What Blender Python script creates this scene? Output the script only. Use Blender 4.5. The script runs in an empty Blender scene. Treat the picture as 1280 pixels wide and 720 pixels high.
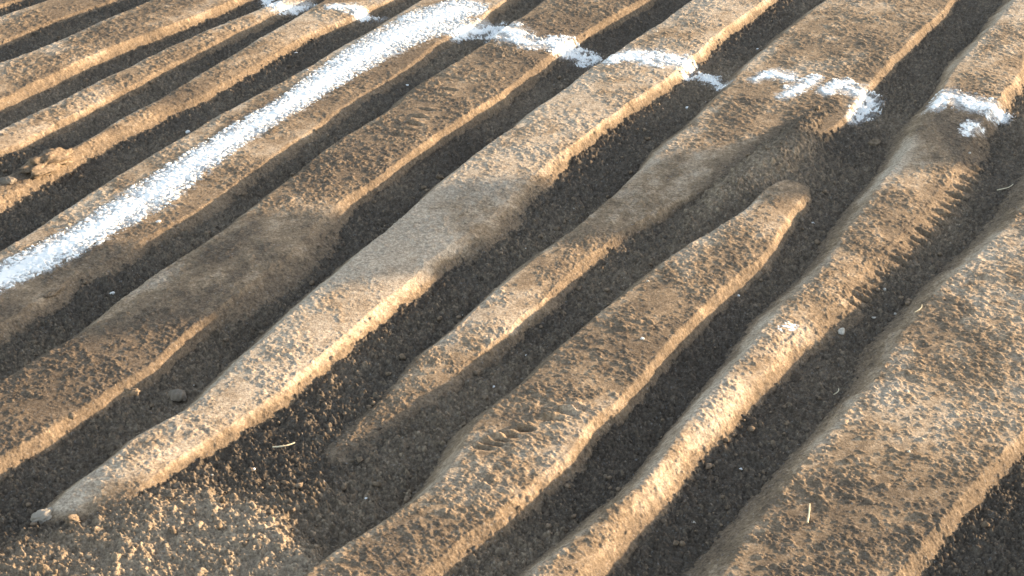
import bpy, math, random
import numpy as np

random.seed(5)
np.random.seed(5)
PI = math.pi
rad = math.radians
scene = bpy.context.scene
COL = scene.collection

# ------------------------------------------------------------------ camera
FPX, HC = 2000.0, 3.65                       # focal length in photo pixels (1280 wide), camera height
TP = 1022.0 / FPX
PITCH = math.atan(TP)
cp, sp = math.cos(PITCH), math.sin(PITCH)
AZ = math.atan2(1252.0 / FPX, 1.0 / cp)      # azimuth of the ridges
sa, ca = math.sin(AZ), math.cos(AZ)
SUN_AZ, SUN_EL = rad(65), rad(6.3)

cam = bpy.data.cameras.new('camera')
cam.sensor_width = 36
cam.lens = FPX / 1280 * 36
cam.clip_start, cam.clip_end = 0.1, 2000
camo = bpy.data.objects.new('camera', cam)
COL.objects.link(camo)
camo.location = (0, 0, HC)
camo.rotation_euler = (PI / 2 - PITCH, 0, 0)
scene.camera = camo


def ray(x, y):
    a, b = (np.asarray(x, float) - 640) / FPX, (np.asarray(y, float) - 360) / FPX
    return a, cp - b * sp, -sp - b * cp      # X, Y, Z per unit of depth


def at(x, y, z=0.0):
    dx, dy, dz = ray(x, y)
    t = (z - HC) / dz
    return dx * t, dy * t


def uv(X, Y):
    return X * sa + Y * ca, X * ca - Y * sa


def xy(u, v):
    return u * sa + v * ca, u * ca - v * sa


def pix(X, Y, Z):
    d = Y * cp - (Z - HC) * sp
    return 640 + FPX * X / d, 360 - FPX * (Y * sp + (Z - HC) * cp) / d


# ------------------------------------------------------------------ noise
U32 = np.uint32


def hsh(ix, iy, seed):
    with np.errstate(over='ignore'):
        n = ix.astype(np.int64).astype(U32) * U32(374761393) + iy.astype(np.int64).astype(U32) * U32(668265263) + U32((seed * 974711 + 12345) & 0xffffffff)
        n = (n ^ (n >> U32(13))) * U32(1274126177)
        n = (n ^ (n >> U32(15))) * U32(2246822519)
        n = n ^ (n >> U32(16))
    return n.astype(np.float32) * np.float32(1 / 4294967296.0)


def sstep(a, b, x):
    t = np.clip((x - a) / (b - a), 0, 1)
    return t * t * (3 - 2 * t)


def noise(x, y, f, seed=0):
    x, y = x * f, y * f
    ix, iy = np.floor(x), np.floor(y)
    fx, fy = x - ix, y - iy
    fx, fy = fx * fx * (3 - 2 * fx), fy * fy * (3 - 2 * fy)
    a, b = hsh(ix, iy, seed), hsh(ix + 1, iy, seed)
    c, d = hsh(ix, iy + 1, seed), hsh(ix + 1, iy + 1, seed)
    return (a + (b - a) * fx + (c - a) * fy + (a - b - c + d) * fx * fy) * 2 - 1


def fbm(x, y, f, octs, seed=0, gain=0.5):
    s, amp = 0, 1.0
    for k in range(octs):
        s = s + amp * noise(x * 0.8 - y * 0.6 + 17.3 * k, x * 0.6 + y * 0.8 - 9.1 * k, f, seed + k)
        x, y = x * 0.8 - y * 0.6, x * 0.6 + y * 0.8
        f, amp = f * 2.03, amp * gain
    return s


def crumbs(u, v, cell, prob, lo, hi, squash, seed):
    """Height and tone of soil crumbs strewn one per jittered cell."""
    wob = noise(u, v, 1.6 / cell, seed + 91) * 0.22 * cell
    wob2 = noise(v, u, 1.7 / cell, seed + 92) * 0.22 * cell
    x, y = (u + wob) / cell, (v + wob2) / cell
    ix, iy = np.floor(x), np.floor(y)
    best = np.zeros_like(x)
    tone = np.full_like(x, 0.5)
    for dx in (-1, 0, 1):
        for dy in (-1, 0, 1):
            jx, jy = ix + dx, iy + dy
            r = hsh(jx, jy, seed + 3)
            r = lo + (hi - lo) * r * r
            ex = x - (jx + 0.15 + 0.7 * hsh(jx, jy, seed + 1))
            ey = y - (jy + 0.15 + 0.7 * hsh(jx, jy, seed + 2))
            q = hsh(jx, jy, seed + 5) * 0.5
            ex, ey = ex * (1 + q) + ey * (0.25 - q * .5), ey * (1.25 - q)
            hh = np.sqrt(np.maximum(r * r - ex * ex - ey * ey, 0)) * (0.6 + 0.8 * hsh(jx, jy, seed + 7))
            hh = np.where(hsh(jx, jy, seed + 4) < prob, hh, 0)
            up = hh > best
            best = np.where(up, hh, best)
            tone = np.where(up, hsh(jx, jy, seed + 6), tone)
    return best * cell * squash, tone


# ------------------------------------------------------------------ ridges, traced edges -> ground coordinates
# every ridge: left and right edge of its top in the photo, height, flank widths, crumb cover, paleness
RIDGES = [
    dict(L=[(-60, -30), (0, -60)], R=[(-40, 22), (0, 6), (20, 0), (60, -16)], h=.12, wl=.14, wr=.13, cr=.5, pale=.35,
         label='soil ridge just showing in the top left corner of the field'),
    dict(L=[(-60, 44), (0, 22), (60, 0), (120, -22)], R=[(-60, 74), (0, 52), (50, 33), (100, 14), (135, 3), (200, -24)], h=.10, wl=.13, wr=.13, cr=.7, pale=.4,
         label='crumbly narrow soil ridge second from the top left corner'),
    dict(L=[(-60, 108), (0, 78), (67, 55), (151, 17), (200, -2), (300, -40)], R=[(-60, 152), (0, 124), (67, 91), (134, 60), (215, 30), (286, 3), (400, -45)], h=.15, wl=.12, wr=.14, cr=.55, pale=.45,
         label='wide soil ridge at upper left with a long bright golden flank'),
    dict(L=[(-80, 205), (0, 165), (101, 114), (202, 64), (269, 34), (336, 7), (450, -48)], R=[(-80, 226), (0, 188), (84, 148), (160, 108), (215, 79), (280, 46), (345, 16), (460, -38)], h=.12, wl=.15, wr=.13, cr=.45, pale=.55,
         label='pale smooth narrow soil ridge below the wide golden flanked ridge'),
    dict(L=[(-80, 270), (0, 226), (91, 186), (148, 151), (215, 117), (255, 91), (302, 64), (370, 24), (403, 3), (520, -60)],
         R=[(-80, 292), (0, 252), (84, 202), (151, 166), (235, 126), (302, 92), (370, 50), (430, 24), (480, 0), (570, -50)], h=.13, wl=.15, wr=.14, cr=.55, pale=.4,
         label='soil ridge carrying an upturned slab of earth at its left end'),
    dict(L=[(-80, 364), (0, 315), (50, 284), (111, 243), (144, 222), (202, 188), (269, 148), (336, 111), (403, 74), (470, 36), (530, 0), (620, -60)],
         R=[(-80, 455), (0, 403), (74, 358), (134, 326), (202, 286), (245, 262), (275, 240), (320, 207), (380, 166), (430, 130), (492, 93), (555, 48), (600, 22), (630, 0), (700, -55)], h=.13, wl=.15, wr=.20, cr=.55, pale=.35,
         label='broad soil ridge coated along its top by the long white powder streak'),
    dict(L=[(-80, 525), (0, 478), (60, 443), (114, 409), (148, 378), (202, 341), (269, 297), (336, 247), (380, 212), (425, 175), (492, 136), (526, 106), (576, 76), (615, 50), (655, 20), (685, 0), (760, -60)],
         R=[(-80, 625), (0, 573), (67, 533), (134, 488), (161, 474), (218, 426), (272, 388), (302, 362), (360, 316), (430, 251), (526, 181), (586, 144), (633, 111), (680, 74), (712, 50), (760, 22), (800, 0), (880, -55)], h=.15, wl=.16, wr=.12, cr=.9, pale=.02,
         label='broad crumbly soil ridge whose middle lies in a patch of shade'),
    dict(L=[(10, 668), (34, 649), (67, 622), (101, 599), (144, 575), (185, 538), (235, 512), (269, 479), (343, 411), (396, 364), (430, 337), (475, 297), (546, 235), (593, 195), (660, 144), (727, 94), (778, 62), (828, 27), (870, -2), (960, -66)],
         R=[(72, 690), (112, 662), (150, 632), (202, 584), (286, 526), (353, 486), (425, 425), (452, 399), (492, 368), (536, 327), (570, 300), (613, 268), (694, 196), (727, 170), (795, 122), (852, 84), (900, 37), (955, 0), (1040, -66)], h=.16, wl=.15, wr=.14, cr=.5, pale=.8,
         label='long pale crusted soil ridge ending in a grey clod at lower left', start=1),
    dict(L=[(385, 598), (405, 562), (425, 537), (475, 495), (492, 480), (536, 435), (583, 401), (613, 371), (660, 334), (707, 297), (771, 243), (850, 168), (890, 128), (934, 84), (974, 47), (1031, 3), (1110, -60)],
         R=[(410, 610), (430, 562), (475, 537), (543, 486), (559, 472), (640, 406), (677, 379), (727, 330), (781, 289), (828, 258), (872, 236), (925, 217), (980, 188), (1028, 164), (1057, 147), (1086, 105), (1152, 38), (1192, -2), (1240, -62)], h=.13, wl=.15, wr=.13, cr=.75, pale=.45,
         label='low soil ridge that fades at lower left and widens into a bed at upper right', start=1),
    dict(L=[(300, 790), (390, 713), (425, 684), (492, 641), (543, 607), (570, 573), (590, 543), (602, 523), (657, 478), (711, 428), (761, 384), (821, 337), (857, 311), (917, 274), (950, 246), (985, 210), (1006, 186)],
         R=[(470, 775), (526, 717), (559, 686), (627, 637), (680, 590), (711, 562), (741, 526), (798, 474), (850, 411), (894, 372), (934, 333), (984, 280), (1002, 242), (1028, 196)], h=.16, wl=.15, wr=.15, cr=.85, pale=.4, stop=1,
         label='broad soil ridge with tyre lug marks and a bulging golden flank at bottom centre'),
    dict(L=[(590, 790), (670, 720), (744, 656), (811, 596), (855, 537), (900, 479), (944, 428), (978, 384), (1031, 331), (1065, 284), (1099, 238), (1146, 168), (1169, 131), (1193, 87), (1230, 44), (1270, 0), (1320, -60)],
         R=[(640, 795), (720, 720), (785, 650), (835, 590), (900, 522), (945, 470), (994, 424), (1038, 380), (1085, 327), (1129, 282), (1162, 250), (1196, 200), (1226, 156), (1258, 110), (1300, 50), (1340, -10), (1380, -60)], h=.16, wl=.17, wr=.17, cr=.65, pale=.5,
         label='soil ridge with chopped tyre tread marks along its crumbling right flank'),
    dict(L=[(860, 790), (907, 717), (927, 686), (961, 639), (991, 602), (1015, 572), (1052, 528), (1092, 485), (1112, 455), (1126, 428), (1152, 388), (1186, 351), (1213, 331), (1246, 297), (1280, 257), (1360, 160)],
         R=[(1060, 790), (1120, 718), (1146, 689), (1186, 642), (1220, 602), (1280, 540), (1380, 430), (1480, 320)], h=.16, wl=.25, wr=.15, cr=1.0, pale=.4,
         label='widest crumbly soil ridge at the lower right of the field'),
    dict(L=[(1250, 800), (1300, 738), (1340, 690), (1420, 605), (1560, 460)],
         R=[(1400, 800), (1450, 740), (1500, 690), (1580, 605), (1720, 460)], h=.17, wl=.17, wr=.16, cr=.8, pale=.4,
         label='soil ridge beyond the furrow in the bottom right corner'),
]


def poly(pts, z):
    p = np.array(pts, float)
    X, Y = at(p[:, 0], p[:, 1], z)
    u, v = uv(X, Y)
    o = np.argsort(u)
    return u[o], v[o]


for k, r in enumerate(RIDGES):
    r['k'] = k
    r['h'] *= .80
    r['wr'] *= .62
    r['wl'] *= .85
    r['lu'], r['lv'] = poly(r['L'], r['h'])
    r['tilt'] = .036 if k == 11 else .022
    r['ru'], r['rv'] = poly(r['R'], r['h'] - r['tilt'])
    r['u0'], r['u1'] = min(r['lu'][0], r['ru'][0]), max(r['lu'][-1], r['ru'][-1])


def sinterp(u, xu, xv):
    """Piecewise interpolation with a light smoothing."""
    s = 0
    for d, w in ((-.12, .2), (-.05, .2), (0, .2), (.05, .2), (.12, .2)):
        s = s + w * np.interp(u + d, xu, xv)
    return s


def ridge_edges(r, u):
    k = r['k'] * 11
    z = np.zeros_like(u)
    Lv = sinterp(u, r['lu'], r['lv']) + .013 * fbm(u, z + 3.1, 2.2, 5, 400 + k)
    Rv = sinterp(u, r['ru'], r['rv']) + .015 * fbm(u, z + 8.7, 2.6, 5, 500 + k, .55) - .05 * np.maximum(noise(u, z + 5.5, 2.9, 520 + k) - .5, 0)
    Rv = np.maximum(Rv, Lv + .03)
    return Lv, Rv


def ridge_base(r, u, v):
    """Smooth height of the ridge; well below zero outside its foot."""
    Lv, Rv = ridge_edges(r, u)
    h = r['h'] * (1 + .06 * noise(u, np.zeros_like(u) + r['k'] * 3.7, 1.1, 60))
    if r.get('start'):
        lo_, ln_ = {7: (.45, .6), 8: (.30, 1.5)}.get(r['k'], (.9, .3))
        h = h * (lo_ + (1 - lo_) * sstep(r['u0'] - .02, r['u0'] + ln_, u))
        h = h - .12 * sstep(.30, -.06, u - r['u0'])
    wl = r['wl'] * (1 + .25 * noise(u, v * 0, 1.7, 70 + r['k']))
    wr = r['wr'] * (1 + .22 * noise(u, v * 0, 1.9, 90 + r['k']))
    if r['k'] == 10:                                   # trampled stretch: the flank is pressed down into a slope
        px, py = pix(*xy(u, v), .06)
        wr = wr * (1 + 1.25 * sstep(120, 240, py) * sstep(470, 380, py))
    if r['k'] in (6, 7):                               # slumped stretch
        px, py = pix(*xy(u, v), .06)
        a_, b_ = ((285, 440), (588, 712))[r['k'] - 6]
        wr = wr * (1 + 1.6 * sstep(a_ - 20, a_ + 25, px) * sstep(b_ + 15, b_ - 30, px))
    mid = np.clip((v - Lv) / (Rv - Lv), 0, 1)
    sl, sr = (Lv - v) / wl, (v - Rv) / wr
    s = np.maximum(np.maximum(sl, sr), 0)
    soft = np.where(sr > 0, .05, .09)
    s2 = np.where(s < soft, s * s / (2 * soft), s - soft / 2)
    toe = .78
    f = np.where(s2 < toe, s2, toe + (s2 - toe) * .45)
    dome = .007 * (1 - (2 * mid - 1) ** 2) * (h > .02)
    h = h - np.minimum(r['tilt'] * mid, np.maximum(h, 0) * .4)
    return h * (1 - f) + dome, mid, s, sl, sr


def ground_base(u, v):
    X, Y = xy(u, v)
    z = .014 * fbm(u * .45, v, 2.0, 3, 7) + .006 * fbm(u, v, 9, 2, 17)
    # raised crumbly headland in front of the ridge ends at lower left
    px, py = pix(X, Y, 0.05)
    e = py - np.interp(px, [-400, 0, 70, 150, 260, 330, 400, 520], [700, 684, 658, 614, 598, 632, 690, 760]) - 10 * noise(u, v, 3, 5)
    hd = sstep(-22, 40, e)
    z = z + .034 + .050 * hd
    tail = np.exp(-(((px - 365) / 60) ** 2 + ((py - 622) / 26) ** 2))
    z = z + .04 * tail
    for mx, my, wx, wy, am in ((900, 246, 46, 24, .050), (950, 218, 46, 34, .070), (1000, 180, 40, 36, .080)):
        q = np.exp(-(((px - mx) / wx) ** 2 + ((py - my + (px - mx) * .75) / wy) ** 2))
        z = z + am * q
        hd = np.maximum(hd, .7 * q)
    return z, hd


def all_base(u, v):
    z, _ = ground_base(u, v)
    for r in RIDGES:
        b = ridge_base(r, u, v)[0]
        b = np.where((u > r['u0'] - .3) & (u < r['u1'] + .3), b, -1)
        z = np.maximum(z, b)
    return z


def hit(x, y):
    """World point where the line of sight meets the soil."""
    dx, dy, dz = ray(x, y)
    ts = np.linspace((.30 - HC) / dz, (-.05 - HC) / dz, 400)
    X, Y, Z = dx * ts, dy * ts, HC + dz * ts
    u, v = uv(X, Y)
    zz = all_base(u, v)
    i = int(np.argmax(Z <= zz))
    return float(X[i]), float(Y[i]), float(zz[i])


# tyre lug marks: rows of short pits (photo start, end, pits, length m, depth m)
LUGS = [([(1224, 216), (1192, 256), (1152, 300), (1114, 342), (1070, 382)], 26, .055, .021), ([(598, 562), (660, 535), (722, 510)], 9, .036, .028), ([(500, 172), (560, 112)], 8, .045, .018)]
LUGP = []
for path, n, ln, dp in LUGS:
    W = np.array([hit(*q)[:2] for q in path])
    for i in range(n):
        t = (i + random.uniform(-.3, .3)) / (n - 1) * (len(W) - 1)
        if random.random() < .02:
            continue
        wx, wy = np.interp(t, range(len(W)), W[:, 0]), np.interp(t, range(len(W)), W[:, 1])
        LUGP.append((*uv(wx + random.uniform(-.01, .01), wy + random.uniform(-.01, .01)), ln * random.uniform(.8, 1.2), dp * random.uniform(.35, 1.4), random.uniform(-.25, .25)))


def lugs(u, v):
    z = np.zeros_like(u)
    for pu, pv, ln, dp, an in LUGP:
        du, dv = u - pu, v - pv
        m = (np.abs(du) < .15) & (np.abs(dv) < .2)
        if not m.any():
            continue
        du, dv = du[m], dv[m]
        ca_, sa_ = math.cos(1.1 + an), math.sin(1.1 + an)
        al = du * ca_ + dv * sa_
        ac = du * sa_ - dv * ca_
        z[m] -= dp * np.exp(-(al / ln) ** 4 - (ac / .011) ** 2)
        z[m] += dp * .45 * np.exp(-(al / ln) ** 4 - ((ac - .028) / .013) ** 2)
    return z


# ------------------------------------------------------------------ lime powder: patches as photo polylines with half widths (px)
POWDER = [
    ('long straight streak of white powder along the broad ridge at left', .011,
     [(-60, 380, 13), (0, 348, 17), (67, 315, 19), (134, 278, 18), (181, 250, 20), (235, 210, 16), (302, 166, 14), (370, 126, 13), (425, 88, 16), (492, 48, 20), (540, 26, 24), (572, 12, 18)], 1.0),
    ('white powder spilled across the ridge from the streak end down into the furrow', .016,
     [(573, 40, 7), (613, 38, 9), (643, 45, 10), (662, 55, 8), (694, 54, 9), (711, 67, 9), (738, 79, 7)], .85),
    ('small white powder patch at the top edge beside the golden flanked ridge', .012,
     [(335, 2, 5), (350, 9, 6), (372, 12, 6), (386, 10, 4)], .8),
    ('white powder patch lying above the head of the long streak', .012,
     [(418, 8, 5), (436, 10, 6), (452, 20, 5), (478, 24, 4)], .8),
    ('white powder patch crossing the long pale crusted ridge', .013,
     [(765, 74, 7), (785, 69, 9), (815, 72, 10), (845, 76, 9), (860, 80, 6)], .9),
    ('scattered white powder crumbs in the furrow right of the pale ridge', .014,
     [(858, 97, 4), (875, 98, 5), (890, 102, 6), (908, 107, 4)], .6),
    ('leftmost of three white powder patches on the broad bed at upper right', .012,
     [(945, 99, 5), (966, 92, 7), (984, 97, 6)], .85),
    ('middle one of three white powder patches on the broad bed at upper right', .012,
     [(982, 119, 6), (1000, 108, 7), (1018, 100, 6)], .8),
    ('bent white powder patch spilling over the edge of the broad bed', .015,
     [(1034, 113, 6), (1052, 107, 8), (1076, 117, 8), (1088, 130, 8), (1080, 142, 8), (1068, 154, 5)], .95),
    ('white powder patch across the ridge near the right edge', .014,
     [(1168, 134, 6), (1185, 119, 8), (1206, 127, 9), (1236, 135, 9), (1254, 150, 6)], .9),
    ('small faint white powder spot below the patch near the right edge', .009,
     [(1208, 166, 5), (1215, 158, 7)], .6),
    ('faint pale powder smudge halfway down the tread marked ridge', .006,
     [(979, 408, 4), (996, 406, 5)], .02),
]
for i, (lab, th, pts, st) in enumerate(POWDER):
    P = []
    for x, y, w in pts:
        X, Y, Z = hit(x, y)
        depth = Y * cp - (Z - HC) * sp
        uu, vv = uv(X, Y)
        P.append((uu, vv, w * (.88 if i == 0 else 1.2) * depth / FPX))
    POWDER[i] = (lab, th, np.array(P), st)


def powder_field(P, u, v):
    """1 in the middle of the patch, 0 at its nominal edge, negative outside."""
    best = np.full(u.shape, -9.0)
    for a, b in zip(P[:-1], P[1:]):
        du, dv = b[0] - a[0], b[1] - a[1]
        t = np.clip(((u - a[0]) * du + (v - a[1]) * dv) / (du * du + dv * dv + 1e-9), 0, 1)
        w = a[2] + (b[2] - a[2]) * t
        # along-ridge distances look foreshortened, keep patches a little longer that way
        d = np.hypot((u - a[0] - du * t) * .62, v - a[1] - dv * t)
        best = np.maximum(best, 1 - d / w)
    return best


def dust(u, v):
    d = np.zeros_like(u)
    for lab, th, P, st in POWDER:
        m = (u > P[:, 0].min() - .5) & (u < P[:, 0].max() + .5) & (v > P[:, 1].min() - .5) & (v < P[:, 1].max() + .5)
        if m.any():
            f = powder_field(P, u[m], v[m])
            d[m] = np.maximum(d[m], (st if th == .011 else st * .72) * sstep(-1.6, .4, f + .45 * fbm(u[m], v[m], 30, 3, 333)))
    return d


# ------------------------------------------------------------------ fine relief
def ridge_surface(r, u, v):
    k = r['k'] * 13
    b, mid, s, sl, sr = ridge_base(r, u, v)
    on = np.clip(1 - s * 1.2, 0, 1)
    lf = sstep(0, .9, sl)
    rf = sstep(.05, .8, sr)
    # measure across the flanks along the slope, so that crumbs are not stretched down it
    va = v + 1.3 * (r['h'] - np.clip(b, -.05, r['h'])) * np.where(sr > 0, 1, np.where(sl > 0, -1, 0))
    gb = ground_base(u, v)[0]
    above = b - gb
    foot = 1 - sstep(.008, .068, above + .016 * fbm(u, v, 7, 3, 280 + k))      # loose furrow soil at the foot, with the lower flank's shade painted in
    # cover of loose crumbs: bands along the top, less on the crusted left edge and on the sheared flanks
    cover = r['cr'] + .65 * fbm(u * .55, v, 3.0, 3, 120 + k) + .25 * noise(u * .5, v, 13, 130 + k) - .35 * sstep(.22, .0, mid) * (1 - lf) - (.25 if r['k'] != 11 else 0) * lf - .15 * rf
    cover = np.clip(.38 + .62 * cover, .22, 1)
    cover = np.maximum(cover, .9 * foot)
    c1, t1 = crumbs(u, va, .017 if r['k'] != 11 else .021, cover * .80, .22, .62, .36, 140 + k)
    c2, t2 = crumbs(u, va, .0125, cover * .65 + .40, .28, .62, .46, 150 + k)
    c3, t3 = crumbs(u, va, .044, cover * .22 * sstep(-.1, .5, noise(u, v, 2.3, 165 + k)) + .04 * rf + (.14 if r['k'] == 11 else 0), .2, .5, .42, 160 + k)
    z = b + np.maximum(np.maximum(c1, c3), c2) * (.40 + .60 * cover)
    z = z + (.0018 + .0020 * cover) * fbm(u, va, 34, 4, 170 + k, .7) + .0035 * fbm(u, v, 5, 3, 180 + k)
    # crumbling, lumpy lower right flank
    lump = sstep(.1, .6, sr) * sstep(-.2, .5, noise(u, v, 2.1, 190 + k) + .25)
    c4, t4 = crumbs(u, va, .034, lump * .55, .3, .65, .55, 195 + k)
    z = np.maximum(z, b + c4)
    lg = lugs(u, v)
    z = z + lg * np.clip(1 + .5 * fbm(u, v, 30, 2, 199 + k), .5, 1.5)
    tone = np.where(c3 > c1, t3, np.where(c1 > c2, t1, t2))
    crumb = np.clip(np.maximum(np.maximum(c1, c3), c2) / .008, 0, 1)
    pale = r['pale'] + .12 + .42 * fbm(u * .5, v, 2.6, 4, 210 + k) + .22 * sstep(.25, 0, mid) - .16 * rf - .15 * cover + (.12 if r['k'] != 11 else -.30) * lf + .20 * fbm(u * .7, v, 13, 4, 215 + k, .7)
    pale = np.clip(pale, 0, 1) * (1 - .25 * crumb) + .40 * crumb * (tone - .35)
    pale = pale * (1 - foot) + foot * np.clip(.12 + .35 * (tone - .5), 0, 1)  # darkens the ridge colour towards its foot, like the shaded lower flank
    return z, np.clip(pale, 0, 1), tone, s


def ground_surface(u, v):
    b, hd = ground_base(u, v)
    cover = np.clip(.85 + .5 * fbm(u * .6, v, 2.5, 3, 220) + .3 * hd, 0, 1)
    c1, t1 = crumbs(u, v, .022, cover * .62, .22, .62, 1.25 - .9 * hd, 230)
    c2, t2 = crumbs(u, v, .0135, cover * .95, .28, .62, 1.6 - 1.0 * hd, 240)
    c3, t3 = crumbs(u, v, .050, cover * .13 + .10 * hd, .18, .5, .6, 250)
    z = b + np.maximum(np.maximum(c1, c3), c2) * (1 + .35 * hd) + (.009 - .001 * hd) * fbm(u, v, 26, 4, 260, .75)
    tone = np.where(c3 > c1, t3, np.where(c1 > c2, t1, t2))
    pale = np.clip(.10 + .22 * fbm(u * .5, v, 2.3, 3, 270) + .60 * (tone - .5) * (np.maximum(c1, c2) > .003) + .48 * hd, 0, 1)
    return z, pale, tone, hd


# ------------------------------------------------------------------ materials
def nt(name):
    m = bpy.data.materials.new(name)
    m.use_nodes = True
    t = m.node_tree
    t.nodes.clear()
    out = t.nodes.new('ShaderNodeOutputMaterial')
    p = t.nodes.new('ShaderNodeBsdfPrincipled')
    p.inputs['Roughness'].default_value = .95
    p.inputs['Specular IOR Level'].default_value = .12
    t.links.new(p.outputs[0], out.inputs[0])
    return m, t, p


def mixc(t, fac, a, b, typ='MIX'):
    n = t.nodes.new('ShaderNodeMix')
    n.data_type, n.blend_type = 'RGBA', typ
    for s, v in ((n.inputs[0], fac), (n.inputs[6], a), (n.inputs[7], b)):
        if isinstance(v, bpy.types.NodeSocket):
            t.links.new(v, s)
        elif isinstance(v, tuple):
            s.default_value = (*v, 1)
        else:
            s.default_value = v
    return n.outputs[2]


def ramp(t, src, lo, hi):
    n = t.nodes.new('ShaderNodeMapRange')
    n.inputs[1].default_value, n.inputs[2].default_value = lo[0], hi[0]
    n.inputs[3].default_value, n.inputs[4].default_value = lo[1], hi[1]
    t.links.new(src, n.inputs[0])
    return n.outputs[0]


def tex(t, scale, detail=4, rough=.6):
    n = t.nodes.new('ShaderNodeTexNoise')
    n.inputs['Scale'].default_value, n.inputs['Detail'].default_value, n.inputs['Roughness'].default_value = scale, detail, rough
    c = t.nodes.new('ShaderNodeTexCoord')
    t.links.new(c.outputs['Object'], n.inputs['Vector'])
    return n.outputs['Fac']


def attr(t, name):
    n = t.nodes.new('ShaderNodeAttribute')
    n.attribute_name = name
    return n.outputs['Fac']


def bump(t, p, src, dist, strength):
    n = t.nodes.new('ShaderNodeBump')
    n.inputs['Distance'].default_value, n.inputs['Strength'].default_value = dist, strength
    t.links.new(src, n.inputs['Height'])
    t.links.new(n.outputs[0], p.inputs['Normal'])


DARK, MIDC, PALE = (.130, .103, .080), (.255, .196, .140), (.405, .348, .288)


def soil_material(name, dark, mid, pale):
    m, t, p = nt(name)
    f = attr(t, 'pale')
    c = mixc(t, ramp(t, f, (0, 0), (.5, 1)), dark, mid)
    c = mixc(t, ramp(t, f, (.4, 0), (1, 1)), c, pale)
    n1 = tex(t, 38, 5, .7)
    c = mixc(t, .8, c, mixc(t, ramp(t, n1, (.32, 0), (.68, 1)), (.58, .56, .55), (1.4, 1.4, 1.4)), 'MULTIPLY')
    n4 = tex(t, 85, 4, .8)
    c = mixc(t, .8, c, mixc(t, ramp(t, n4, (.34, 0), (.66, 1)), (.50, .48, .47), (1.5, 1.5, 1.48)), 'MULTIPLY')
    n2 = tex(t, 2.2, 3, .5)
    c = mixc(t, .5, c, mixc(t, ramp(t, n2, (.3, 0), (.7, 1)), (.8, .78, .76), (1.18, 1.17, 1.16)), 'MULTIPLY')
    n3 = tex(t, 320, 2, .5)
    c = mixc(t, ramp(t, n3, (.70, 0), (.78, .55)), c, (.45, .40, .33))      # pale grit
    mm = t.nodes.new('ShaderNodeMath')
    mm.operation = 'SUBTRACT'
    t.links.new(attr(t, 'dust'), mm.inputs[0])
    t.links.new(ramp(t, tex(t, 70, 6, .8), (.25, 0), (.75, 1)), mm.inputs[1])
    c = mixc(t, ramp(t, mm.outputs[0], (-.35, 0), (.45, .9)), c, (.70, .72, .76))
    t.links.new(c, p.inputs['Base Color'])
    bump(t, p, tex(t, 95, 6, .75), .0055, 1.0)
    return m


SOIL = soil_material('ridge_soil', DARK, MIDC, PALE)
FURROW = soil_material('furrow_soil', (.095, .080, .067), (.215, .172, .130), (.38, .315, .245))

m, t, p = nt('lime_powder')
n = tex(t, 55, 5, .7)
mm = t.nodes.new('ShaderNodeMath')
mm.operation = 'SUBTRACT'
t.links.new(attr(t, 'cover'), mm.inputs[0])
t.links.new(ramp(t, tex(t, 60, 6, .8), (.2, -.15), (.8, 1.0)), mm.inputs[1])
c = mixc(t, ramp(t, n, (.35, 0), (.65, 1)), (.82, .84, .87), (.90, .91, .93))
c = mixc(t, ramp(t, mm.outputs[0], (-.45, 0), (.35, 1)), (.24, .20, .165), c)
t.links.new(c, p.inputs['Base Color'])
bump(t, p, tex(t, 200, 3, .7), .002, .6)
LIME = m


def plain(name, a, b, scale, rough=.9):
    m, t, p = nt(name)
    t.links.new(mixc(t, ramp(t, tex(t, scale, 5, .65), (.35, 0), (.65, 1)), a, b), p.inputs['Base Color'])
    bump(t, p, tex(t, scale * 2, 5, .7), .006, .9)
    p.inputs['Roughness'].default_value = rough
    return m


STONE = plain('pebble_stone', (.42, .39, .35), (.62, .59, .55), 60)
WHITE = plain('white_chip', (.74, .75, .77), (.86, .87, .89), 70)
GREYSTONE = plain('grey_stone', (.13, .110, .094), (.23, .20, .172), 25)
CLOD = plain('clod_earth', (.10, .078, .058), (.26, .20, .15), 45)
PALECLOD = plain('pale_clod_earth', (.26, .23, .195), (.40, .36, .32), 18)
STRAW = plain('dry_straw', (.62, .54, .38), (.78, .72, .56), 80)
BARK = plain('bark', (.09, .07, .05), (.17, .13, .10), 12)
LEAF = plain('foliage', (.04, .07, .03), (.08, .11, .045), 6)


# ------------------------------------------------------------------ object helpers
def tag(o, label=None, cat=None, group=None, kind=None):
    for k, val in (('label', label), ('category', cat), ('group', group), ('kind', kind)):
        if val:
            o[k] = val
    return o


def link_mesh(name, co, faces, mat, parent=None, attrs=None, smooth=True):
    me = bpy.data.meshes.new(name)
    co = np.asarray(co, np.float32)
    faces = np.asarray(faces, np.int32)
    n, k = faces.shape
    me.vertices.add(len(co))
    me.vertices.foreach_set('co', co.ravel())
    me.loops.add(n * k)
    me.loops.foreach_set('vertex_index', faces.ravel())
    me.polygons.add(n)
    me.polygons.foreach_set('loop_start', np.arange(0, n * k, k, dtype=np.int32))
    me.polygons.foreach_set('loop_total', np.full(n, k, np.int32))
    me.update(calc_edges=True)
    me.validate()
    if smooth:
        me.polygons.foreach_set('use_smooth', np.ones(n, bool))
    for an, val in (attrs or {}).items():
        a = me.attributes.new(an, 'FLOAT', 'POINT')
        a.data.foreach_set('value', np.asarray(val, np.float32).ravel())
    me.materials.append(mat)
    o = bpy.data.objects.new(name, me)
    COL.objects.link(o)
    o.parent = parent
    return o


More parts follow.
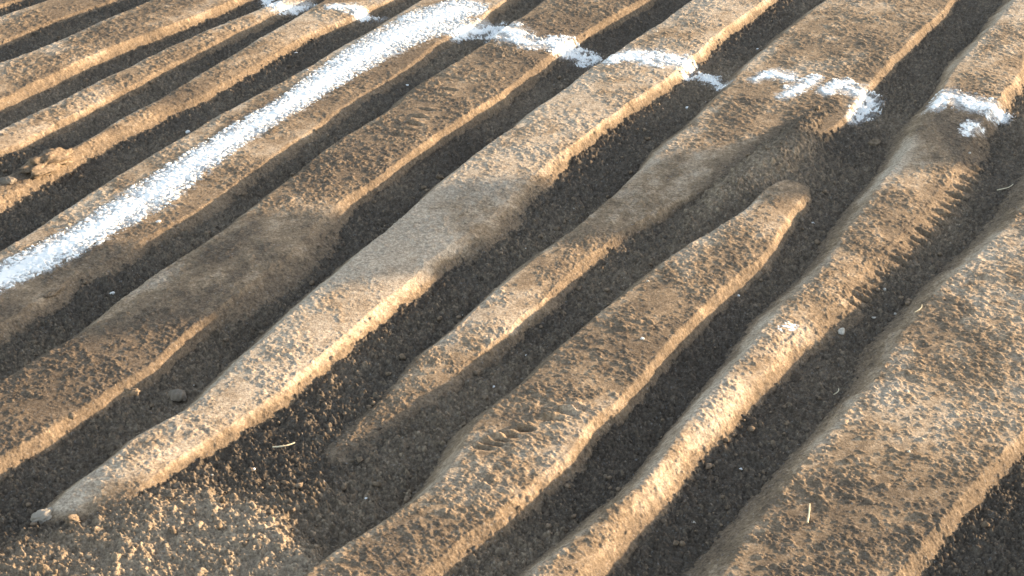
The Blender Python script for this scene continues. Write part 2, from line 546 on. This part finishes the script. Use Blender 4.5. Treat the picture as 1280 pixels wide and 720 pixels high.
def grid_faces(nr, nc):
    i = np.arange(nr * nc).reshape(nr, nc)
    return np.stack([i[:-1, :-1], i[:-1, 1:], i[1:, 1:], i[1:, :-1]], -1).reshape(-1, 4)


# ------------------------------------------------------------------ ground sheet: fine where the picture looks, coarse out to the horizon
def spread(lo, hi, n, far_lo, far_hi, steps):
    c = np.linspace(lo, hi, n)
    g = np.linspace(0, 1, steps + 1)[1:] ** 2
    return np.concatenate([(lo + (far_lo - lo) * g)[::-1], c, hi + (far_hi - hi) * g])


ys = spread(-70, 790, 860, -655, 3000, 40)[::-1]
xs = spread(-90, 1370, 1100, -9000, 10000, 40)
gx, gy = np.meshgrid(xs, ys)
X, Y = at(gx, gy, 0.0)
u, v = uv(X, Y)
z, pale, tone, hd = ground_surface(u.ravel(), v.ravel())
inside = ((gx > -90) & (gx < 1370) & (gy > -70) & (gy < 790)).ravel()
z = np.where(inside, z, .3 * z)
co = np.stack([X.ravel(), Y.ravel(), z], -1)
fc = grid_faces(*gx.shape)[:, ::-1]
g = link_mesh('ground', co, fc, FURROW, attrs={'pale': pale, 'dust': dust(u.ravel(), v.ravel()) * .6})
tag(g, 'dark crumbly soil of the furrow floors between the ridges', 'soil', None, 'structure')

# ------------------------------------------------------------------ ridges
SURF = {}
for r in RIDGES:
    # stations along the ridge: as fine as the picture needs, coarser outside it
    st = [max(r['u0'] - .02, .5) if r.get('start') else max(r['u0'] - .5, .5)]
    end = r['u1'] + (.1 if r.get('stop') else .8)
    while st[-1] < end:
        uu = st[-1]
        vv = float(np.interp(uu, r['lu'], r['lv']))
        Xc, Yc = xy(uu, vv)
        px, py = pix(Xc, Yc, .1)
        dist = math.sqrt(Xc * Xc + Yc * Yc + HC * HC)
        vis = -140 < px < 1420 and -70 < py < 800
        st.append(uu + (.00070 * dist if vis else .03))
    us = np.array(st)
    Lv, Rv = ridge_edges(r, us)
    width = float(np.mean(Rv - Lv)) + 1.5 * r['wl'] + (3.6 if r['k'] in (6, 7, 10) else 1.5) * r['wr']
    dmean = 8.0 if r['k'] > 5 else 10
    seen = r['k'] < 12
    nc = int(width / (.0066 * dmean / 10 if seen else .02))
    ss = np.linspace(0, 1, nc)
    lo, hi = Lv - 1.5 * r['wl'], Rv + (3.6 if r['k'] in (6, 7, 10) else 1.5) * r['wr']
    vv = lo[:, None] + (hi - lo)[:, None] * ss[None, :]
    uu = np.repeat(us[:, None], nc, 1)
    u, v = uu.ravel(), vv.ravel()
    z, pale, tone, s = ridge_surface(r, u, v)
    # dive under the furrow floor at the rim and at both ends
    z = z - .16 * np.maximum(sstep(1.05, 1.5, s), np.clip((s - 1.5) * .5, 0, .6)) - .02 * sstep(.95, 1.2, s)
    z = z - (.16 * sstep(us[-1] - .75, us[-1] - .02, u) if r.get('stop') else .35 * sstep(us[-1] - .25, us[-1], u))
    if not r.get('start'):
        z = z - .35 * sstep(us[0] + .25, us[0], u)
    X, Y = xy(u, v)
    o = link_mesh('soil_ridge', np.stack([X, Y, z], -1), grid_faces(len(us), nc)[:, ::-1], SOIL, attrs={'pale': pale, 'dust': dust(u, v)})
    tag(o, r['label'], 'soil ridge', 'soil ridges across the field')


def top_z(u, v):
    """Highest soil surface, crumbs included."""
    z = ground_surface(u, v)[0]
    for r in RIDGES:
        if (u > r['u0']).any() and (u < r['u1']).any():
            zz, _, _, s = ridge_surface(r, u, v)
            zz = np.where((u > r['u0']) & (u < r['u1']), zz - .16 * sstep(1.05, 1.5, s) - .02 * sstep(.95, 1.2, s), -1)
            z = np.maximum(z, zz)
    return z


# ------------------------------------------------------------------ powder patches
for i, (lab, th, P, stg) in enumerate(POWDER):
    pad = .22
    u0, u1, v0, v1 = P[:, 0].min() - pad, P[:, 0].max() + pad, P[:, 1].min() - pad, P[:, 1].max() + pad
    step = .0048
    ua, va = np.arange(u0, u1, step), np.arange(v0, v1, step)
    uu, vv = np.meshgrid(ua, va, indexing='ij')
    f = powder_field(P, uu.ravel(), vv.ravel()).reshape(uu.shape)
    near = f > -1.1
    idx = np.flatnonzero(near.ravel())
    u, v = uu.ravel()[idx], vv.ravel()[idx]
    fl = f.ravel()[idx]
    if i == 0:
        nz = (.35 * fbm(u, v, 8, 4, 600 + i) + 1.0 * fbm(u, v, 75, 3, 620 + i, .8)) * np.clip(1.1 - 1.0 * fl, .15, 1.3)
    else:
        nz = (1.15 * fbm(u, v, 15, 4, 600 + i, .6) + .75 * fbm(u, v, 75, 3, 620 + i, .8)) * np.clip(1.0 - .3 * fl, .4, 1.2)
    c, _ = crumbs(u, v, .018, np.full_like(u, .6), .25, .6, .8, 640 + i)
    body = (fl * (.80 if i == 0 else 1.2) + (stg - (.75 if i == 0 else 1.05)) + nz)
    z = top_z(u, v) + np.clip(body + .2, -1, .9) * th * (.6 if i == 0 else .45) + np.where(body > .2, c * (.05 if i == 0 else .25), 0)
    remap = np.full(uu.size, -1, np.int64)
    keep = body > -.42
    remap[idx] = np.arange(len(idx))
    fc = remap[grid_faces(*uu.shape)]
    fc = fc[(fc >= 0).all(1)]
    fc = fc[keep[fc].any(1)]
    used = np.unique(fc)
    re2 = np.full(len(idx), -1, np.int64)
    re2[used] = np.arange(len(used))
    X, Y = xy(u[used], v[used])
    o = link_mesh('white_powder', np.stack([X, Y, z[used]], -1), re2[fc], LIME, attrs={'cover': sstep(-.45, .65, body[used])})
    tag(o, lab, 'powder', 'white lime powder on the soil')


# ------------------------------------------------------------------ stones, clods, chips
def ico(sub):
    import bmesh
    bm = bmesh.new()
    bmesh.ops.create_icosphere(bm, subdivisions=sub, radius=1)
    bm.verts.ensure_lookup_table()
    co = np.array([q.co[:] for q in bm.verts])
    fc = np.array([[q.index for q in f.verts] for f in bm.faces])
    bm.free()
    return co, fc


ICO4, ICO3 = ico(4), ico(3)


def lump(name, px, py, size, mat, label, cat, group, scale=(1, .8, .7), seed=1, rough=.28, angular=.5, sink=.3, big=False, turn=None):
    """A broken, faceted lump of earth or stone resting in the soil; size is its diameter in photo pixels."""
    Xc, Yc, Zc = hit(px, py)
    d = Yc * cp - (Zc - HC) * sp
    rr = size * d / FPX / 2
    co, fc = (ICO4 if big else ICO3)
    rng = np.random.RandomState(seed)
    c = co.copy()
    for _ in range(int(4 + 7 * angular)):                   # chip flat facets off
        nv = rng.normal(size=3)
        nv /= np.linalg.norm(nv)
        lim = rng.uniform(.55, .85)
        dd = c @ nv
        c = c - np.outer(np.maximum(dd - lim, 0) * .92, nv)
    nn = noise(co[:, 0] * 1.3 + co[:, 2] + seed, co[:, 1] * 1.3 - co[:, 2] * .7 + seed * 3, 2.0, seed) + .5 * noise(co[:, 0] + co[:, 2] * 1.4 + seed, co[:, 1] - co[:, 2], 5.0, seed + 1)
    if big:
        nn = nn + .35 * noise(co[:, 0] - co[:, 2] * 1.4 + seed, co[:, 1] + co[:, 2], 11.0, seed + 2)
    c = c * (1 + rough * nn * .6)[:, None] * np.array(scale) * rr
    a = rng.uniform(0, 2 * PI) if turn is None else turn
    c = np.stack([c[:, 0] * math.cos(a) - c[:, 1] * math.sin(a), c[:, 0] * math.sin(a) + c[:, 1] * math.cos(a), c[:, 2]], -1)
    o = link_mesh(name, c, fc, mat)
    zt = float(top_z(np.array([uv(Xc, Yc)[0]]), np.array([uv(Xc, Yc)[1]]))[0])
    o.location = (Xc, Yc, max(Zc, zt - .008) + rr * scale[2] * (1 - 2 * sink))
    return tag(o, label, cat, group)


lump('stone', 221, 499, 27, GREYSTONE, 'largest grey stone lying in the furrow left of the pale ridge', 'stone', None, (1, .85, .75), 3, .22, .8, .25, True)
lump('clod', 54, 648, 33, PALECLOD, 'pale grey block of earth at the lower tip of the pale crusted ridge', 'clod', 'earth clods', (1, .75, .6), 5, .4, 1, .45, True)
lump('clod', 90, 655, 24, CLOD, 'brown clod at the ridge tip, right of the pale grey block', 'clod', 'earth clods', (1, .9, .7), 6, .4, .6, .35, True)
lump('clod', 58, 208, 84, CLOD, 'long low slab of brown earth on the ridge at left', 'clod', 'earth clods', (1, .36, .24), 7, .95, .8, .38, True, PI / 2 - AZ)
lump('clod', 10, 228, 24, GREYSTONE, 'dark grey lump at the left edge below the upturned earth slab', 'clod', 'earth clods', (1, .6, .45), 8, .3, .7, .35, True)
lump('clod', 66, 367, 34, CLOD, 'flat clod on the shaded side of the powder coated ridge', 'clod', 'earth clods', (1, .30, .22), 9, .35, .6, .45, True, PI / 2 - AZ)
lump('clod', 165, 491, 18, CLOD, 'dark clod under the lit flank of the broad crumbly ridge', 'clod', 'earth clods', (1, .8, .6), 10, .4, .5, .35, True)
lump('clod', 1092, 182, 21, CLOD, 'dark clod in the furrow below the bent powder patch', 'clod', 'earth clods', (1, .7, .55), 11, .35, .7, .3, True)
lump('clod', 613, 178, 17, CLOD, 'dark clod in the furrow beside the upper pale ridge', 'clod', 'earth clods', (1, .7, .55), 12, .35, .6, .35, True)
lump('clod', 549, 223, 14, CLOD, 'small dark clod at the foot of the pale ridge in the shade patch', 'clod', 'earth clods', (1, .8, .6), 13, .35, .6, .3, True)
lump('clod', 90, 524, 13, CLOD, 'small sunlit clod on top of the broad crumbly ridge at left', 'clod', 'earth clods', (1, .8, .7), 14, .35, .6, .3)
lump('clod', 1052, 416, 12, STONE, 'pale pebble in the furrow under the treaded flank, nearest the powder smudge', 'stone', None, (1, .8, .7), 15, .2, .5, .3)

G = 'small pale pebbles and chips'
CHIPS = [
    (198, 278, 9, 'W', 'white chip on the lower side of the powder coated ridge, left part'),
    (140, 368, 9, 'W', 'bright white chip in the furrow below the powder coated ridge'),
    (165, 341, 4, 'S', 'tiny pebble between the bright white chip and the powder streak'),
    (242, 483, 5, 'S', 'small pale pebble just above the grey furrow stone'),
    (318, 587, 6, 'W', 'white pebble just below the pale straw in the furrow'),
    (405, 603, 6, 'W', 'white pebble at the fading end of the low ridge'),
    (210, 656, 4, 'W', 'tiny white pebble on the crumbly headland at lower left'),
    (617, 484, 6, 'W', 'white pebble in the furrow left of the tyre marked ridge, upper one'),
    (458, 625, 7, 'W', 'white pebble in the furrow left of the tyre marked ridge, lower one'),
    (803, 424, 7, 'W', 'white pebble on top of the broad tyre marked ridge'),
    (658, 445, 5, 'W', 'white pebble below the golden edge of the low ridge'),
    (810, 352, 5, 'S', 'pale pebble near the crest at the middle of the picture right of centre'),
    (578, 395, 5, 'S', 'pale pebble at the left foot of the low ridge'),
    (657, 312, 6, 'S', 'pale pebble in the furrow right of the shaded pale ridge, lower one'),
    (717, 262, 5, 'S', 'pale pebble in the furrow right of the shaded pale ridge, upper one'),
    (1016, 281, 5, 'W', 'white pebble in the furrow beside the far end of the tyre marked ridge'),
    (923, 370, 6, 'W', 'white pebble at the shadow edge under the tyre marked ridge'),
    (1106, 363, 9, 'S', 'pale pebble at the foot of the treaded flank'),
    (1092, 398, 8, 'S', 'left of two pale pebbles in the furrow below the treaded flank'),
    (1119, 393, 6, 'S', 'right of two pale pebbles in the furrow below the treaded flank'),
    (926, 587, 6, 'W', 'white chip in the dark furrow left of the widest ridge'),
    (867, 654, 8, 'S', 'pale pebble low in the dark furrow left of the widest ridge'),
    (859, 136, 8, 'W', 'white powder lump in the furrow below the scattered powder crumbs'),
    (947, 62, 5, 'W', 'white chip near the top in the furrow right of the pale ridge'),
    (235, 166, 9, 'W', 'white chip on the left edge of the powder coated ridge'),
    (385, 88, 5, 'W', 'white chip in the furrow above the powder streak, right one'),
    (370, 67, 6, 'W', 'white chip in the furrow above the powder streak, left one'),
    (821, 40, 5, 'S', 'pale pebble at the crest of the pale ridge near the top'),
    (509, 107, 5, 'W', 'white chip in the narrow furrow below the powder streak head'),
    (1212, 192, 6, 'S', 'pale pebble beside the top of the tyre treads at right'),
    (265, 594, 5, 'S', 'pale pebble on the lower golden flank of the pale ridge'),
    (1134, 490, 8, 'S', 'pale pebble on the upper part of the widest ridge'),
    (1136, 565, 7, 'S', 'pale pebble in the middle of the widest ridge'),
]
for i, (x, y, d, k, lab) in enumerate(CHIPS):
    lump('pebble', x, y, d * .8, WHITE if k == 'W' else STONE, lab, 'pebble', G, (1, .75, .6), 40 + i, .25, .6, .25)

# loose bigger crumbs that rolled into the furrows: part of the soil itself, one object
base, bf = ico(1)
cos, fcs, off = [], [], 0
rng = np.random.RandomState(21)
k = 0
while k < 3000:
    x, y = rng.uniform(-60, 1340), rng.uniform(-50, 780)
    Xc, Yc = at(x, y, 0.01)
    uu, vv = uv(np.array([Xc]), np.array([Yc]))
    k += 1
    rr = .004 + .015 * rng.uniform() ** 5
    zt = float(all_base(uu, vv)[0])
    if zt > float(ground_base(uu, vv)[0][0]) + .012:
        continue
    c = base * (1 + .3 * rng.normal(size=(len(base), 1)).clip(-1, 1)) * rr * np.array([1, rng.uniform(.6, 1), rng.uniform(.5, .9)])
    a = rng.uniform(0, 6.28)
    c = np.stack([c[:, 0] * math.cos(a) - c[:, 1] * math.sin(a), c[:, 0] * math.sin(a) + c[:, 1] * math.cos(a), c[:, 2]], -1)
    cos.append(c + np.array([Xc, Yc, zt + rr * .35 + .006]))
    fcs.append(bf + off)
    off += len(base)
o = link_mesh('loose_crumbs', np.concatenate(cos), np.concatenate(fcs), CLOD)
tag(o, 'loose crumbs of dark earth strewn over the furrow floors', 'soil crumbs', None, 'stuff')


# ------------------------------------------------------------------ straws
def straw(p0, p1, rpx, label, lift0=.004, lift1=.006, bend=.14):
    A, B = np.array(hit(*p0)), np.array(hit(*p1))
    A[2] += lift0 + .008
    B[2] += lift1 + .008
    d = A[1] * cp - (A[2] - HC) * sp
    r = rpx * d / FPX
    n, m = 14, 7
    side = np.cross(B - A, (0, 0, 1))
    L = np.linalg.norm(B - A)
    side = side / (np.linalg.norm(side) + 1e-9)
    pts = [A + (B - A) * t + side * bend * L * math.sin(PI * t) + np.array((0, 0, .03 * L * math.sin(PI * t))) for t in np.linspace(0, 1, n)]
    dirn = (B - A) / L
    e1 = side
    e2 = np.cross(dirn, e1)
    co = []
    for i, q in enumerate(pts):
        rr = r * (1.15 if i in (4, 9) else 1) * (1 - .35 * i / (n - 1))
        for j in range(m):
            a = 2 * PI * j / m
            co.append(q + rr * (e1 * math.cos(a) + e2 * math.sin(a)) - A)
    fc = [(i * m + j, i * m + (j + 1) % m, (i + 1) * m + (j + 1) % m, (i + 1) * m + j) for i in range(n - 1) for j in range(m)]
    o = link_mesh('straw', co, fc, STRAW)
    o.location = A
    return tag(o, label, 'straw', 'dry straws on the soil')


straw((341, 562), (369, 557), 1.1, 'pale straw lying in the furrow beside the lower pale ridge')
straw((1009, 656), (1011, 640), 1.3, 'pale straw standing up on the widest ridge at lower right', .0, .03, .02)
straw((1042, 496), (1048, 489), .8, 'short straw in the furrow left of the widest ridge')
straw((1143, 393), (1152, 384), .7, 'short thin straw near the upper end of the widest ridge')
straw((1246, 240), (1266, 233), .7, 'thin straw lying in the furrow at the right edge')

# ------------------------------------------------------------------ unseen tree, added to cast the band of shade across the field
sd = np.array([math.sin(SUN_AZ), math.cos(SUN_AZ)])
BX, BY, _ = hit(650, 258)
TD = 17.0
tx, ty = BX + sd[0] * TD, BY + sd[1] * TD
tree = bpy.data.objects.new('added_shade_tree', None)
COL.objects.link(tree)
tree.location = (tx, ty, 0)
tag(tree, 'unseen evergreen tree added beyond the field to throw a band of shade', 'tree')


def tube(name, pts, radii, mat, parent, m=10):
    co, fc = [], []
    for q, r in zip(pts, radii):
        for j in range(m):
            a = 2 * PI * j / m
            co.append((q[0] + r * math.cos(a), q[1] + r * math.sin(a), q[2]))
    for i in range(len(pts) - 1):
        for j in range(m):
            fc.append((i * m + j, i * m + (j + 1) % m, (i + 1) * m + (j + 1) % m, (i + 1) * m + j))
    return link_mesh(name, co, fc, mat, parent)


TH = 5.2
zl, zh = (TD - 2.9) * math.tan(SUN_EL), (TD + 3.4) * math.tan(SUN_EL)      # heights that shade the near and the far end of the band
rg = np.array([-math.cos(SUN_AZ), math.sin(SUN_AZ)])                         # across the light, away from the camera
# crown shaped to the shade band: one side upright, the other flaring out
pp = -(BX * math.cos(SUN_AZ) - BY * math.sin(SUN_AZ))
near = 6.66 - pp


def crown_edges(z):
    wdt = np.interp(z, [.5, zl - .3, zl, zh, zh + .5, TH], [.25, .42, .50, 1.12, 1.15, .1])
    return near - .02 * np.ones_like(z) + np.interp(z, [zh + .4, TH], [0, .6]), wdt


mt = [float(crown_edges(np.array([q]))[0][0] + crown_edges(np.array([q]))[1][0] * .45) for q in (.3, 1, 2, 3, 4.6)]
tube('trunk', [(rg[0] * m_, rg[1] * m_, q) for m_, q in zip([mt[0]] + mt, (-.2, .3, 1, 2, 3, 4.6))], [.19, .16, .13, .11, .08, .02], BARK, tree)
rng = np.random.RandomState(4)
N = 60000
hz = rng.uniform(.4, TH, N)
e0, wd = crown_edges(hz)
ax = rng.uniform(0, 1, N)
ax = np.clip(ax + .10 * np.sin(hz * 5.0) * (ax > .8), 0, 1.1)
across = e0 + wd * ax
along = rng.uniform(-1, 1, N) * wd * np.sqrt(np.maximum(1 - (2 * ax - 1) ** 2, .02)) * .5
cx, cy = across * rg[0] + along * sd[0], across * rg[1] + along * sd[1]
sz = rng.uniform(.04, .08, N)
d1 = rng.normal(size=(N, 3))
d1[:, 2] += 1.4
d1 /= np.linalg.norm(d1, axis=1)[:, None]
d2 = np.cross(d1, rng.normal(size=(N, 3)))
d2 /= np.linalg.norm(d2, axis=1)[:, None]
c = np.stack([cx, cy, hz], -1)
q = np.stack([c - d1 * sz[:, None], c + d2 * sz[:, None] * .45, c + d1 * sz[:, None], c - d2 * sz[:, None] * .45], 1).reshape(-1, 3)
link_mesh('crown', q, np.arange(4 * N).reshape(N, 4), LEAF, tree)

# ------------------------------------------------------------------ light
w = bpy.data.worlds.new('World')
scene.world = w
w.use_nodes = True
t = w.node_tree
bg = t.nodes['Background']
sky = t.nodes.new('ShaderNodeTexSky')
sky.sky_type = 'NISHITA'
sky.sun_disc = False
sky.sun_elevation, sky.sun_rotation = SUN_EL, SUN_AZ
sky.air_density, sky.dust_density, sky.ozone_density = 1.0, .9, .7
hs = t.nodes.new('ShaderNodeHueSaturation')
hs.inputs['Saturation'].default_value = .62
t.links.new(sky.outputs[0], hs.inputs['Color'])
t.links.new(hs.outputs[0], bg.inputs[0])
bg.inputs[1].default_value = .145
sun = bpy.data.lights.new('sun', 'SUN')
sun.energy, sun.angle, sun.color = 4.0, rad(.5), (1, .72, .42)
so = bpy.data.objects.new('sun', sun)
COL.objects.link(so)
from mathutils import Vector
so.rotation_euler = Vector((math.sin(SUN_AZ) * math.cos(SUN_EL), math.cos(SUN_AZ) * math.cos(SUN_EL), math.sin(SUN_EL))).to_track_quat('Z', 'Y').to_euler()

vs = scene.view_settings
vs.view_transform, vs.look, vs.exposure, vs.gamma = 'Standard', 'None', 2.2, 1
